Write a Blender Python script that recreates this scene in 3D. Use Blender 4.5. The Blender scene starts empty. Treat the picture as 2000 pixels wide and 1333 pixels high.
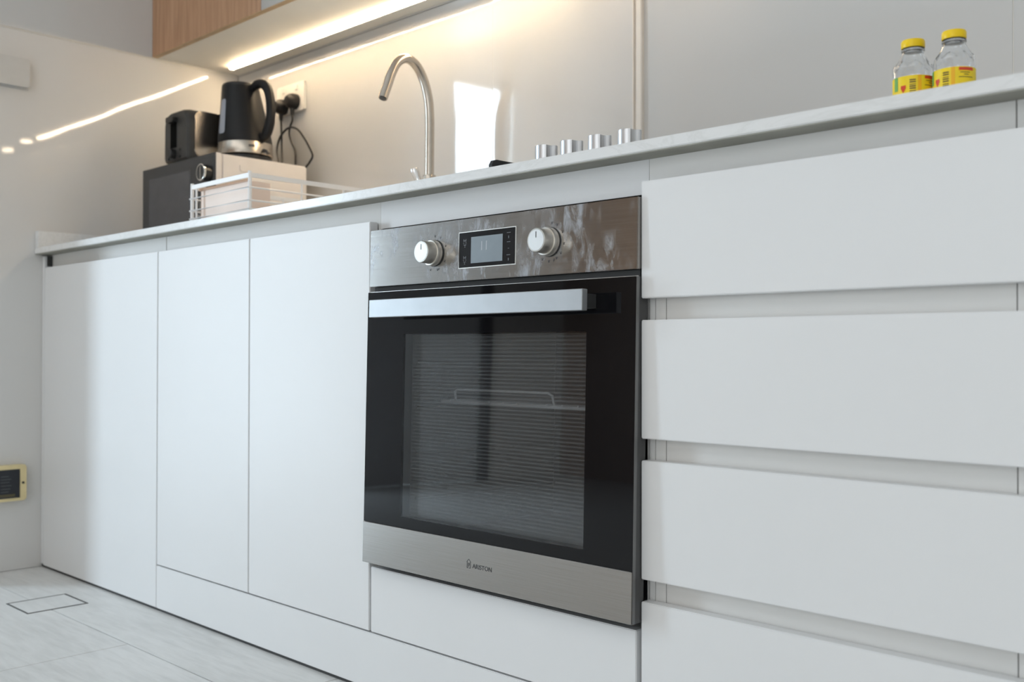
import bpy, bmesh, math, random
from mathutils import Vector, Matrix

random.seed(7)
S = bpy.context.scene
COL = S.collection

# ------------------------------------------------------------------ camera
cam_d = bpy.data.cameras.new('camera')
cam = bpy.data.objects.new('camera', cam_d)
COL.objects.link(cam)
S.camera = cam
YAW, PITCH, ROLL = 0.7725160, 0.0093784, 0.0015603
d = Vector((-math.sin(YAW) * math.cos(PITCH), math.cos(YAW) * math.cos(PITCH), math.sin(PITCH)))
r = Vector((math.cos(YAW), math.sin(YAW), 0))
u = r.cross(d)
r2 = math.cos(ROLL) * r + math.sin(ROLL) * u
u2 = -math.sin(ROLL) * r + math.cos(ROLL) * u
cam.matrix_world = Matrix(((r2.x, u2.x, -d.x, 1.44636), (r2.y, u2.y, -d.y, -1.12397),
                           (r2.z, u2.z, -d.z, 0.60929), (0, 0, 0, 1)))
cam_d.sensor_width = 36.0
cam_d.lens = 1983.3 / 2000 * 36
cam_d.clip_start = 0.02
cam_d.dof.use_dof = True
cam_d.dof.focus_distance = 1.62
cam_d.dof.aperture_fstop = 5.0

# ------------------------------------------------------------------ world, lights, exposure
S.view_settings.view_transform = 'Standard'
S.view_settings.look = 'None'
S.view_settings.gamma = 1.0
S.view_settings.use_curve_mapping = False
S.view_settings.exposure = 0.0
try:
    S.cycles.use_denoising = True
    S.cycles.max_bounces = 10
    S.cycles.diffuse_bounces = 5
    S.cycles.glossy_bounces = 5
    S.cycles.transparent_max_bounces = 16
    S.cycles.sample_clamp_indirect = 6.0
    S.cycles.caustics_reflective = False
    S.cycles.caustics_refractive = False
except Exception:
    pass
SKY = 18.5
w = bpy.data.worlds.new('sky')
S.world = w
w.use_nodes = True
w.node_tree.nodes['Background'].inputs[0].default_value = (0.69, 0.86, 1.0, 1)
w.node_tree.nodes['Background'].inputs[1].default_value = SKY


def area(name, loc, rot, sx, sy, power, col, portal=False):
    L = bpy.data.lights.new(name, 'AREA')
    L.shape = 'RECTANGLE'
    L.size, L.size_y = sx, sy
    L.energy = power
    L.color = col
    o = bpy.data.objects.new(name, L)
    o.location = loc
    o.rotation_euler = rot
    COL.objects.link(o)
    if portal:
        L.cycles.is_portal = True
    return o


# daylight enters through the open half of the balcony door (a sampling portal, no light of its own)
area('balcony_portal', (-2.72, -1.615, 1.085), (0, math.radians(-90), 0), 2.17, 0.47, 1, (1, 1, 1), True)
# added fill light at an invented window in the wall behind the camera
area('front_fill_light', (1.35, -3.57, 1.15), (math.radians(90), 0, 0), 2.2, 2.0, 23, (0.90, 0.96, 1.0))
# added overhead fill for the ambient level, no ceiling fixture behind it
area('overhead_fill_light', (0.4, -2.0, 2.58), (0, 0, 0), 3.4, 1.8, 18, (1.0, 0.98, 0.955))


# ------------------------------------------------------------------ materials
def nodes(name):
    m = bpy.data.materials.new(name)
    m.use_nodes = True
    nt = m.node_tree
    return m, nt, nt.nodes['Principled BSDF']


def N(nt, t, **k):
    n = nt.nodes.new(t)
    for a, b in k.items():
        setattr(n, a, b)
    return n


def coords(nt, scale=(1, 1, 1), kind='Object'):
    tc = N(nt, 'ShaderNodeTexCoord')
    mp = N(nt, 'ShaderNodeMapping')
    mp.inputs['Scale'].default_value = scale
    nt.links.new(tc.outputs[kind], mp.inputs[0])
    return mp.outputs[0]


def noise(nt, vec, scale, detail=3, rough=.5, dist=0):
    n = N(nt, 'ShaderNodeTexNoise')
    n.inputs['Scale'].default_value = scale
    n.inputs['Detail'].default_value = detail
    n.inputs['Roughness'].default_value = rough
    n.inputs['Distortion'].default_value = dist
    nt.links.new(vec, n.inputs['Vector'])
    return n.outputs['Fac']


def ramp(nt, fac, stops):
    n = N(nt, 'ShaderNodeValToRGB')
    e = n.color_ramp.elements
    while len(e) < len(stops):
        e.new(0.5)
    for q, (p, c) in zip(e, stops):
        q.position = p
        q.color = tuple(c) + (1,) if len(c) == 3 else c
    nt.links.new(fac, n.inputs[0])
    return n.outputs[0]


def bump(nt, b, h, strength, dist=.001):
    n = N(nt, 'ShaderNodeBump')
    n.inputs['Strength'].default_value = strength
    n.inputs['Distance'].default_value = dist
    nt.links.new(h, n.inputs['Height'])
    nt.links.new(n.outputs[0], b.inputs['Normal'])


def pm(name, col, rough=.5, metal=0., var=0.04, vscale=30, spec=.5, bumpy=0., coat=0., emit=None, estr=0., trans=0., ior=1.45):
    m, nt, b = nodes(name)
    v = coords(nt)
    f = noise(nt, v, vscale)
    lo = tuple(max(0, c * (1 - var)) for c in col)
    hi = tuple(min(1, c * (1 + var)) for c in col)
    nt.links.new(ramp(nt, f, [(.3, lo), (.7, hi)]), b.inputs['Base Color'])
    b.inputs['Roughness'].default_value = rough
    b.inputs['Metallic'].default_value = metal
    b.inputs['Specular IOR Level'].default_value = spec
    b.inputs['Coat Weight'].default_value = coat
    b.inputs['Coat Roughness'].default_value = .05
    b.inputs['Transmission Weight'].default_value = trans
    b.inputs['IOR'].default_value = ior
    if emit:
        b.inputs['Emission Color'].default_value = tuple(emit) + (1,)
        b.inputs['Emission Strength'].default_value = estr
    if bumpy:
        bump(nt, b, f, bumpy)
    return m


M = {}
M['white_lacquer'] = pm('white_lacquer', (.76, .76, .76), .38, var=.01, vscale=3, spec=.4)
M['carcass'] = pm('white_carcass_board', (.74, .73, .71), .5, var=.015, vscale=6)
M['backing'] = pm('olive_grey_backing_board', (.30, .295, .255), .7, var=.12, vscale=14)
M['dark_gap'] = pm('shadow_gap_board', (.05, .05, .05), .8)
M['black_plastic'] = pm('black_plastic', (.018, .018, .019), .32, var=.1)
M['black_matte'] = pm('black_matte_plastic', (.010, .010, .011), .42, var=.1, spec=.3)
M['bright_wire'] = pm('bright_plated_wire', (.92, .92, .91), .5, 0.)
M['chrome'] = pm('chrome', (.80, .78, .75), .12, 1., var=.02)
M['nickel'] = pm('brushed_nickel', (.56, .50, .43), .27, 1., var=.05, vscale=60)
M['knob_steel'] = pm('satin_knob_metal', (.66, .63, .58), .36, 1., var=.03)
M['knob_face'] = pm('satin_knob_face', (.70, .70, .69), .42, .75, var=.02)
M['hob_knob'] = pm('hob_knob_metal', (.66, .66, .67), .38, 1., var=.03)
M['handle_alu'] = pm('brushed_aluminium', (.45, .46, .47), .45, .85, var=.03)
M['cast_iron'] = pm('cast_iron', (.03, .032, .034), .6, var=.2, bumpy=.2)
M['hob_glass'] = pm('black_hob_glass', (.012, .012, .013), .06)
M['mw_white'] = pm('microwave_white_enamel', (.80, .74, .69), .35, var=.02)
M['mw_dark'] = pm('microwave_dark_front', (.042, .043, .046), .32, var=.05)
M['mw_glass'] = pm('microwave_window', (.085, .085, .092), .25, var=.05)
M['wire_white'] = pm('white_coated_wire', (.84, .83, .82), .35, var=.02)
M['tray_pink'] = pm('pale_pink_plastic', (.82, .68, .59), .4, var=.03, vscale=9)
M['copper_edge'] = pm('tan_edge', (.55, .36, .24), .4)
M['socket_white'] = pm('socket_white_plastic', (.78, .76, .72), .3, var=.02)
M['box_grey'] = pm('pale_grey_plastic', (.56, .55, .53), .3, var=.03)
M['yellow_frame'] = pm('cream_yellow_plastic', (.72, .60, .33), .4, var=.06)
M['notice'] = pm('dark_notice_panel', (.017, .019, .024), .3, var=.2)
M['notice_text'] = pm('faded_notice_print', (.085, .09, .095), .5)
M['notice_gold'] = pm('gold_notice_print', (.16, .13, .05), .5)
M['cap_yellow'] = pm('yellow_cap', (.92, .62, .005), .35, var=.03)
M['label_yellow'] = pm('yellow_label', (.93, .68, .02), .45, var=.04, vscale=60)
M['label_orange'] = pm('orange_label_band', (.93, .48, .01), .45, var=.04)
M['label_red'] = pm('red_print', (.70, .07, .03), .45)
M['label_dark'] = pm('dark_print', (.16, .11, .03), .5)
M['label_green'] = pm('green_print', (.16, .42, .10), .5)
M['trunk'] = pm('cream_trunking', (.80, .74, .67), .22, var=.02)
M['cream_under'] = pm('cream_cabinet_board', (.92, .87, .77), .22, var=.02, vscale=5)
M['steel_dark'] = pm('dark_steel_trim', (.10, .10, .10), .4, .6)
M['deep_black'] = pm('deep_black_recess', (.003, .003, .003), .9, spec=.1)
M['trim_grey'] = pm('dull_grey_trim', (.20, .20, .20), .45, .7)
M['toaster_grey'] = pm('charcoal_plastic', (.040, .039, .038), .42, var=.1)
M['frame_dark'] = pm('dark_bronze_frame', (.035, .03, .027), .4)
M['grey_door'] = pm('grey_cabinet_door', (.42, .39, .36), .4, var=.02, vscale=4)
M['enamel'] = pm('oven_enamel', (.05, .051, .054), .35, var=.1)
M['black_glass'] = pm('black_oven_glass', (.006, .006, .007), .03, spec=.32)
M['display_black'] = pm('display_black', (.010, .010, .012), .12)
M['print_grey'] = pm('pale_print', (.16, .17, .18), .5)
M['print_dark'] = pm('dark_engraved_print', (.03, .03, .033), .5)
M['screen'] = pm('pale_screen', (.24, .28, .31), .25, var=.04)
M['digit'] = pm('screen_digit', (.40, .42, .46), .4)
M['white_paint'] = pm('white_paint', (.80, .79, .77), .7, var=.01)
M['gauge'] = pm('water_gauge', (.34, .36, .41), .15)
M['lever_white'] = pm('polished_lever', (.9, .9, .9), .18, .8)

# brushed stainless steel with finger smears


def steel(name, smear):
    m, nt, b = nodes(name)
    v = coords(nt, (3, 3, 420))
    f = noise(nt, v, 3.0, 2)
    base = ramp(nt, f, [(.3, (.37, .35, .33)), (.7, (.43, .41, .39))])
    b.inputs['Metallic'].default_value = 1
    rr = N(nt, 'ShaderNodeMapRange')
    rr.inputs['To Min'].default_value = .13
    rr.inputs['To Max'].default_value = .19
    nt.links.new(f, rr.inputs[0])
    if smear:
        big = noise(nt, coords(nt, (1, 1, 1.0)), 8.5, 2, .5)
        fine = noise(nt, coords(nt, (1, 1, .45)), 42, 4, .65, .8)
        mul = N(nt, 'ShaderNodeMath', operation='MULTIPLY')
        a = ramp(nt, big, [(.43, (0, 0, 0)), (.58, (1, 1, 1))])
        c = ramp(nt, fine, [(.46, (0, 0, 0)), (.66, (1, 1, 1))])
        nt.links.new(a, mul.inputs[0])
        nt.links.new(c, mul.inputs[1])
        mix = N(nt, 'ShaderNodeMix', data_type='RGBA')
        k = N(nt, 'ShaderNodeMath', operation='MULTIPLY')
        k.inputs[1].default_value = .8
        nt.links.new(mul.outputs[0], k.inputs[0])
        nt.links.new(k.outputs[0], mix.inputs[0])
        nt.links.new(base, mix.inputs[6])
        mix.inputs[7].default_value = (.42, .45, .50, 1)
        nt.links.new(mix.outputs[2], b.inputs['Base Color'])
        mt = N(nt, 'ShaderNodeMath', operation='SUBTRACT')
        mt.inputs[0].default_value = 1
        nt.links.new(k.outputs[0], mt.inputs[1])
        nt.links.new(mt.outputs[0], b.inputs['Metallic'])
    else:
        nt.links.new(base, b.inputs['Base Color'])
    nt.links.new(rr.outputs[0], b.inputs['Roughness'])
    bump(nt, b, f, .05, .0005)
    return m


M['steel_smeared'] = steel('smeared_stainless_steel', True)
M['steel'] = steel('brushed_stainless_steel', False)

# glossy greige wall tile with a slight waviness
m, nt, b = nodes('glossy_wall_tile')
f = noise(nt, coords(nt), 2.2, 2)
nt.links.new(ramp(nt, f, [(.3, (.64, .625, .605)), (.7, (.66, .645, .625))]), b.inputs['Base Color'])
b.inputs['Roughness'].default_value = .04
b.inputs['Specular IOR Level'].default_value = .62
bump(nt, b, noise(nt, coords(nt), 6.0, 1), .07, .008)
M['tile'] = m
M['grout'] = pm('pale_grout', (.70, .67, .62), .7)

# floor tile: pale grey with faint streaks
m, nt, b = nodes('pale_streaked_floor_tile')
f1 = noise(nt, coords(nt, (1.0, 5.0, 1)), 2.6, 5, .6, .6)
f2 = noise(nt, coords(nt, (2, 14.0, 1)), 5, 4, .6, .3)
mx = N(nt, 'ShaderNodeMath', operation='ADD')
nt.links.new(f1, mx.inputs[0])
nt.links.new(f2, mx.inputs[1])
hf = N(nt, 'ShaderNodeMath', operation='MULTIPLY')
hf.inputs[1].default_value = .5
nt.links.new(mx.outputs[0], hf.inputs[0])
nt.links.new(ramp(nt, hf.outputs[0], [(.36, (.60, .595, .58)), (.52, (.69, .685, .67)), (.66, (.74, .735, .72))]), b.inputs['Base Color'])
b.inputs['Roughness'].default_value = .42
M['floor_tile'] = m
M['floor_grout'] = pm('grey_floor_grout', (.36, .35, .34), .8)

# white quartz worktop with faint veins
m, nt, b = nodes('white_quartz')
f = noise(nt, coords(nt, (1, 3, 3)), 7, 6, .65, 1.6)
nt.links.new(ramp(nt, f, [(.45, (.76, .76, .755)), (.5, (.71, .71, .70)), (.55, (.76, .76, .755))]), b.inputs['Base Color'])
b.inputs['Roughness'].default_value = .22
M['quartz'] = m

# wood with vertical grain
m, nt, b = nodes('brown_oak_veneer')
f = noise(nt, coords(nt, (38, 38, 1.6)), 3.2, 5, .6, .4)
nt.links.new(ramp(nt, f, [(.3, (.37, .20, .108)), (.55, (.49, .28, .16)), (.75, (.56, .335, .20))]), b.inputs['Base Color'])
b.inputs['Roughness'].default_value = .45
M['wood'] = m
M['wood_edge'] = pm('light_oak_edging', (.50, .35, .20), .5, var=.1)
m, nt, b = nodes('dark_brown_wall_panel')
f = noise(nt, coords(nt, (20, 20, 1.2)), 3, 4)
nt.links.new(ramp(nt, f, [(.3, (.33, .215, .145)), (.7, (.44, .30, .21))]), b.inputs['Base Color'])
b.inputs['Roughness'].default_value = .55
M['brown_panel'] = m

# thin see-through oven glass with printed dot rows


def thin_glass(name, tint, gloss, rows=False):
    m = bpy.data.materials.new(name)
    m.use_nodes = True
    nt = m.node_tree
    nt.nodes.clear()
    out = N(nt, 'ShaderNodeOutputMaterial')
    tr = N(nt, 'ShaderNodeBsdfTransparent')
    tr.inputs[0].default_value = tuple(tint) + (1,)
    gl = N(nt, 'ShaderNodeBsdfGlossy')
    gl.inputs['Roughness'].default_value = gloss
    lw = N(nt, 'ShaderNodeLayerWeight')
    pw = N(nt, 'ShaderNodeMath', operation='POWER')
    pw.inputs[1].default_value = 5.0
    ma = N(nt, 'ShaderNodeMath', operation='MULTIPLY_ADD')
    ma.inputs[1].default_value = .90
    ma.inputs[2].default_value = .045
    nt.links.new(lw.outputs['Facing'], pw.inputs[0])
    nt.links.new(pw.outputs[0], ma.inputs[0])
    mx = N(nt, 'ShaderNodeMixShader')
    nt.links.new(ma.outputs[0], mx.inputs[0])
    nt.links.new(tr.outputs[0], mx.inputs[1])
    nt.links.new(gl.outputs[0], mx.inputs[2])
    last = mx.outputs[0]
    if rows:
        df = N(nt, 'ShaderNodeBsdfDiffuse')
        df.inputs[0].default_value = (.38, .38, .38, 1)
        wv = N(nt, 'ShaderNodeTexWave', wave_type='BANDS', bands_direction='Z')
        wv.inputs['Scale'].default_value = 52
        nt.links.new(coords(nt), wv.inputs['Vector'])
        c = ramp(nt, wv.outputs['Fac'], [(.40, (.05, .05, .05)), (.8, (.14, .14, .14))])
        m2 = N(nt, 'ShaderNodeMixShader')
        nt.links.new(c, m2.inputs[0])
        nt.links.new(last, m2.inputs[1])
        nt.links.new(df.outputs[0], m2.inputs[2])
        last = m2.outputs[0]
    nt.links.new(last, out.inputs[0])
    return m


M['oven_glass'] = thin_glass('tinted_oven_glass', (.94, .95, .96), .02)
M['oven_inner_glass'] = thin_glass('dotted_inner_glass', (.78, .78, .78), .03, True)
M['window_glass'] = thin_glass('window_glass', (.96, .98, .98), .0)

# clear bottle glass: thin walled
m, nt, b = nodes('clear_bottle_glass')
b.inputs['Base Color'].default_value = (.98, .99, 1, 1)
b.inputs['Transmission Weight'].default_value = 1
b.inputs['Roughness'].default_value = .01
b.inputs['IOR'].default_value = 1.48
M['bottle_glass'] = m

# translucent roller blind on the fixed half of the balcony door
m = bpy.data.materials.new('translucent_blind')
m.use_nodes = True
nt = m.node_tree
nt.nodes.clear()
out = N(nt, 'ShaderNodeOutputMaterial')
ts = N(nt, 'ShaderNodeBsdfTranslucent')
ts.inputs[0].default_value = (.085, .085, .085, 1)
df = N(nt, 'ShaderNodeBsdfDiffuse')
df.inputs[0].default_value = (.6, .6, .6, 1)
ad = N(nt, 'ShaderNodeAddShader')
nt.links.new(ts.outputs[0], ad.inputs[0])
nt.links.new(df.outputs[0], ad.inputs[1])
nt.links.new(ad.outputs[0], out.inputs[0])
M['blind'] = m

M['led'] = pm('warm_led_diffuser', (.9, .8, .6), .5, emit=(1, .77, .50), estr=88)
M['lamp'] = pm('warm_hood_lamp', (.9, .8, .6), .5, emit=(1, .78, .55), estr=30)

# ------------------------------------------------------------------ mesh helpers
ORG = {}


def box(bm, x0, x1, y0, y1, z0, z1, bev=0.0, seg=1):
    vs = [bm.verts.new((x, y, z)) for x in (x0, x1) for y in (y0, y1) for z in (z0, z1)]
    fs = [bm.faces.new([vs[i] for i in q]) for q in
          ((0, 1, 3, 2), (4, 6, 7, 5), (0, 4, 5, 1), (2, 3, 7, 6), (0, 2, 6, 4), (1, 5, 7, 3))]
    if bev:
        es = {e for f_ in fs for e in f_.edges}
        bmesh.ops.bevel(bm, geom=list(es), offset=bev, segments=seg, affect='EDGES', clamp_overlap=True)


def prism(bm, poly, axis, a0, a1):
    """extrude a 2D polygon along an axis: x -> (y,z), y -> (x,z), z -> (x,y)"""
    def P(p, a):
        return {'x': (a, p[0], p[1]), 'y': (p[0], a, p[1]), 'z': (p[0], p[1], a)}[axis]
    A = [bm.verts.new(P(p, a0)) for p in poly]
    B = [bm.verts.new(P(p, a1)) for p in poly]
    n = len(poly)
    bm.faces.new(A[::-1])
    bm.faces.new(B)
    for i in range(n):
        j = (i + 1) % n
        bm.faces.new((A[i], A[j], B[j], B[i]))


def lathe(bm, prof, c=(0, 0, 0), n=32, axis='z', a0=0., a1=2 * math.pi):
    full = abs(a1 - a0 - 2 * math.pi) < 1e-6
    k = n if full else n + 1
    rings = []
    for (rad, h) in prof:
        ring = []
        for i in range(k):
            a = a0 + (a1 - a0) * i / n
            p = (rad * math.cos(a), rad * math.sin(a), h)
            if axis == 'y':
                p = (p[0], p[2], p[1])
            elif axis == 'x':
                p = (p[2], p[0], p[1])
            ring.append(bm.verts.new((c[0] + p[0], c[1] + p[1], c[2] + p[2])))
        rings.append(ring)
    for A, B in zip(rings, rings[1:]):
        for i in range(n):
            j = (i + 1) % k
            bm.faces.new((A[i], A[j], B[j], B[i]))
    if full:
        if prof[0][0] > 1e-6:
            bm.faces.new(rings[0][::-1])
        if prof[-1][0] > 1e-6:
            bm.faces.new(rings[-1])


def tube(bm, pts, rad, n=10, closed=False, sub=1):
    pts = [Vector(p) for p in pts]
    if sub > 1:   # Catmull-Rom smoothing
        out_, L = [], len(pts)
        rng = range(L if closed else L - 1)
        for i in rng:
            p1, p2 = pts[i], pts[(i + 1) % L]
            p0 = pts[i - 1] if (closed or i > 0) else p1
            p3 = pts[(i + 2) % L] if (closed or i + 2 < L) else p2
            for s in range(sub):
                t = s / sub
                out_.append(.5 * ((2 * p1) + (p2 - p0) * t + (2 * p0 - 5 * p1 + 4 * p2 - p3) * t * t + (3 * p1 - p0 - 3 * p2 + p3) * t ** 3))
        if not closed:
            out_.append(pts[-1])
        pts = out_
    L = len(pts)
    rings, prev = [], None
    for i, p in enumerate(pts):
        a = pts[i - 1] if (i > 0 or closed) else p
        b_ = pts[(i + 1) % L] if (i + 1 < L or closed) else p
        t = (b_ - a).normalized()
        if prev is None:
            ref = Vector((0, 0, 1)) if abs(t.z) < .9 else Vector((1, 0, 0))
            prev = t.cross(ref).normalized()
        nrm = (prev - t * prev.dot(t)).normalized()
        prev = nrm
        bi = t.cross(nrm)
        rr = rad[i * (len(rad) - 1) // max(1, L - 1)] if isinstance(rad, (list, tuple)) else rad
        rings.append([bm.verts.new(p + rr * (math.cos(2 * math.pi * k / n) * nrm + math.sin(2 * math.pi * k / n) * bi)) for k in range(n)])
    for i in range(L if closed else L - 1):
        A, B = rings[i], rings[(i + 1) % L]
        for k in range(n):
            j = (k + 1) % n
            bm.faces.new((A[k], A[j], B[j], B[k]))
    if not closed:
        bm.faces.new(rings[0][::-1])
        bm.faces.new(rings[-1])


def rrect(x0, x1, z0, z1, rad, n=6):
    pts = []
    for cx, cz, a in ((x1 - rad, z1 - rad, 0), (x0 + rad, z1 - rad, 90), (x0 + rad, z0 + rad, 180), (x1 - rad, z0 + rad, 270)):
        for i in range(n + 1):
            t = math.radians(a + 90 * i / n)
            pts.append((cx + rad * math.cos(t), cz + rad * math.sin(t)))
    return pts


def link(name, bm, mat, parent=None):
    """one mesh object; vertices given in world coordinates, stored relative to the thing's origin"""
    o3 = Vector((0, 0, 0))
    if parent is not None:
        o3 = ORG[parent]
    bmesh.ops.recalc_face_normals(bm, faces=bm.faces[:])
    for v in bm.verts:
        v.co -= o3
    me = bpy.data.meshes.new(name)
    bm.to_mesh(me)
    bm.free()
    for p in me.polygons:
        p.use_smooth = True
    me.set_sharp_from_angle(angle=math.radians(32))
    me.materials.append(M[mat])
    o = bpy.data.objects.new(name, me)
    COL.objects.link(o)
    if parent is not None:
        o.parent = parent
    ORG[o] = o3
    return o


def mk(name, mat, parent, fn, *a, **k):
    bm = bmesh.new()
    fn(bm, *a, **k)
    return link(name, bm, mat, parent)


def bx(name, mat, parent, *a, **k):
    return mk(name, mat, parent, box, *a, **k)


def tag(o, label, cat, group=None):
    o['label'] = label
    o['category'] = cat
    if group:
        o['group'] = group
    return o


def thing(name, label, cat, loc, group=None):
    o = bpy.data.objects.new(name, None)
    o.empty_display_size = .05
    COL.objects.link(o)
    o.location = loc
    ORG[o] = Vector(loc)
    return tag(o, label, cat, group)


def struct(o):
    o['kind'] = 'structure'
    return o


def copy_tree(o, parent=None):
    c = o.copy()
    COL.objects.link(c)
    if parent is not None:
        c.parent = parent
    for ch in list(o.children):
        copy_tree(ch, c)
    return c


def text_bm(bm, s, size, loc, stretch=1.0):
    """flat lettering in the XZ plane facing -Y"""
    cu = bpy.data.curves.new('lettering', 'FONT')
    cu.body = s
    cu.size = size
    cu.extrude = .00012
    cu.resolution_u = 3
    ob = bpy.data.objects.new('lettering', cu)
    COL.objects.link(ob)
    dg = bpy.context.evaluated_depsgraph_get()
    me = bpy.data.meshes.new_from_object(ob.evaluated_get(dg))
    off = len(bm.verts)
    bm.from_mesh(me)
    bm.verts.ensure_lookup_table()
    for v in bm.verts[off:]:
        x, y, z = v.co
        v.co = (loc[0] + x * stretch, loc[1] - z, loc[2] + y)
    bpy.data.objects.remove(ob)
    bpy.data.curves.remove(cu)
    bpy.data.meshes.remove(me)


# ------------------------------------------------------------------ room shell
LX, WY = -1.499, 0.617          # left wall face, back wall face
ZC = 2.60
WX, FY, RX = -2.70, -3.60, 2.80

floor = struct(bx('floor', 'floor_grout', None, WX - .1, RX + .1, FY - .1, WY + .1, -.06, -.004))
JT = .0011


def floor_tile(x0, x1, y0, y1):
    x0, x1, y0, y1 = max(x0, WX), min(x1, RX), max(y0, FY), min(y1, WY)
    if x1 - x0 < .02 or y1 - y0 < .02:
        return
    bx('floor_tile', 'floor_tile', floor, x0 + JT, x1 - JT, y0 + JT, y1 - JT, -.004, 0, bev=.0006)


y = -.168
row = 0
while y > FY:
    off = -.593 if row % 2 == 0 else -.593 + .6
    for k in range(-4, 5):
        floor_tile(off + 1.2 * k, off + 1.2 * (k + 1), y - .6, y)
    y -= .6
    row += 1
# the row against the cabinets, split round the drain cover
for k in (-2, 0, 1, 2):
    floor_tile(-.103 + 1.2 * k, -.103 + 1.2 * (k + 1), -.168, WY)
DX0, DX1, DY0, DY1 = -1.1215, -.9885, -.2235, -.0825

# back wall and its tiles
wall_back = struct(bx('wall_back', 'grout', None, WX - .1, RX + .1, WY + .0062, WY + .15, 0, ZC))


def wall_tile(x0, x1, z0, z1, tilt=0.0, twist=0.0):
    o = bx('wall_tile', 'tile', wall_back, x0 + .0009, x1 - .0009, WY, WY + .006, z0 + .0009, z1 - .0009, bev=.0005)
    if tilt or twist:
        for v in o.data.vertices:
            v.co.y += tilt * (v.co.z - (z0 + z1) / 2) + twist * (v.co.x - (x0 + x1) / 2)


XJ = [LX, -.3163, .8824, 2.0824, RX]
for xj in XJ[1:4]:
    bx('grout_line', 'grout', wall_back, xj - .0010, xj + .0010, WY + .0002, WY + .0061, 0, ZC)
for i in range(4):
    wall_tile(XJ[i], XJ[i + 1], .3, 1.5, tilt=(0, -.0030, 0, 0)[i])
    wall_tile(XJ[i], XJ[i + 1], 1.5, ZC)
wall_tile(LX, RX, 0, .3)

# left stub wall
wall_left = struct(bx('wall_left', 'grout', None, LX - .14, LX - .006, -.344, WY + .006, 0, ZC))
bx('grout_line', 'grout', wall_left, LX - .0059, LX - .0002, -.345, WY - .0009, 1.4985, 1.5015)
for z0, z1 in ((0, 1.4988), (1.5012, ZC)):
    bx('wall_tile', 'tile', wall_left, LX - .006, LX, -.345, WY - .0009, z0 + .0009, z1 - .0009, bev=.0005)

struct(bx('ceiling', 'white_paint', None, WX - .1, RX + .1, FY - .1, WY + .15, ZC, ZC + .1))
struct(bx('wall_right', 'white_paint', None, RX, RX + .1, FY, WY + .006, 0, ZC))
struct(bx('wall_front', 'brown_panel', None, WX, RX, FY - .1, FY, 0, ZC))
# window wall with the balcony door opening
wl = bmesh.new()
OY0, OY1, OZ = -2.90, -1.38, 2.17
box(wl, WX - .1, WX, OY1, WY + .15, 0, ZC)
box(wl, WX - .1, WX, FY, OY0, 0, ZC)
box(wl, WX - .1, WX, OY0, OY1, OZ, ZC)
struct(link('wall_window', wl, 'white_paint'))
win = struct(bx('window_1', 'frame_dark', None, WX - .06, WX - .02, -1.90, -1.85, 0, OZ))
bx('jamb', 'frame_dark', win, WX - .06, WX + .02, -2.97, -2.90, 0, OZ)
bx('head', 'frame_dark', win, WX - .06, WX - .02, OY0, OY1, OZ - .05, OZ)
bx('pane', 'window_glass', win, WX - .045, WX - .04, OY0, -1.90, .0, OZ - .05)
bx('roller_blind', 'blind', win, WX - .012, WX - .010, OY0, -1.90, .0, OZ - .05)

added_win = bmesh.new()
for q in ((.30, .36, .05, 2.25), (2.34, 2.40, .05, 2.25), (.36, 2.34, 2.19, 2.25), (.36, 2.34, .05, .11)):
    box(added_win, q[0], q[1], FY + .0005, FY + .03, q[2], q[3])
added_win = struct(link('added_window', added_win, 'white_paint'))  # invented window frame, added round the front fill light
bx('roller_blind', 'white_paint', added_win, .36, 2.34, FY + .004, FY + .006, .11, 2.19)  # plain white blind of the invented window

# ------------------------------------------------------------------ floor drain (set into the row of tiles along the cabinets)
x0, x1 = -1.303, -.103
for q in ((x0, DX0, -.168, WY), (DX1, x1, -.168, WY), (DX0, DX1, DY1, WY)):
    bx('floor_tile', 'floor_tile', floor, q[0] + (JT if q[0] == x0 else 0), q[1] - (JT if q[1] == x1 else 0),
       q[2] + (JT if q[2] == -.168 else 0), q[3], -.004, 0)
# the front half of the drain lies in the next row: cover sits flush on top of that tile
dr = thing('floor_drain', 'small tiled drain cover with thin metal rim set in the floor near left wall', 'drain', (-1.055, -.153, 0))
fm = bmesh.new()
t = .0035
for q in ((DX0, DX1, DY0, DY0 + t), (DX0, DX1, DY1 - t, DY1), (DX0, DX0 + t, DY0 + t, DY1 - t), (DX1 - t, DX1, DY0 + t, DY1 - t)):
    box(fm, *q, -.004, .0012)
link('rim', fm, 'steel_dark', dr)
bx('cover', 'floor_tile', dr, DX0 + .005, DX1 - .005, DY0 + .005, DY1 - .005, -.004, .0010, bev=.0005)

# ------------------------------------------------------------------ base cabinets
ZD, ZP = .840, .1065     # door top, plinth top
YB = .585                # back of the carcasses
BV = .0012


def door(parent, x0, x1, z0, z1, name='door'):
    return bx(name, 'white_lacquer', parent, x0, x1, 0, .0185, z0, z1, bev=BV, seg=2)


# cabinet 1: full-height panel to the floor beside the left wall
c1 = thing('base_cabinet', 'white handleless base cabinet with one wide door to the floor beside left wall', 'cabinet', (-1.15, .3, 0), 'white base cabinets')
bx('carcass', 'carcass', c1, -1.4965, -.8095, .021, YB, .01, .8764)
door(c1, -1.4795, -.8100, .0065, ZD)
bx('filler_strip', 'white_lacquer', c1, -1.4975, -1.4825, 0, .0185, .010, .872, bev=.0008)
bx('recess_stop', 'dark_gap', c1, -1.4800, -1.4780, .006, .0205, ZD + .004, .873)

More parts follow.
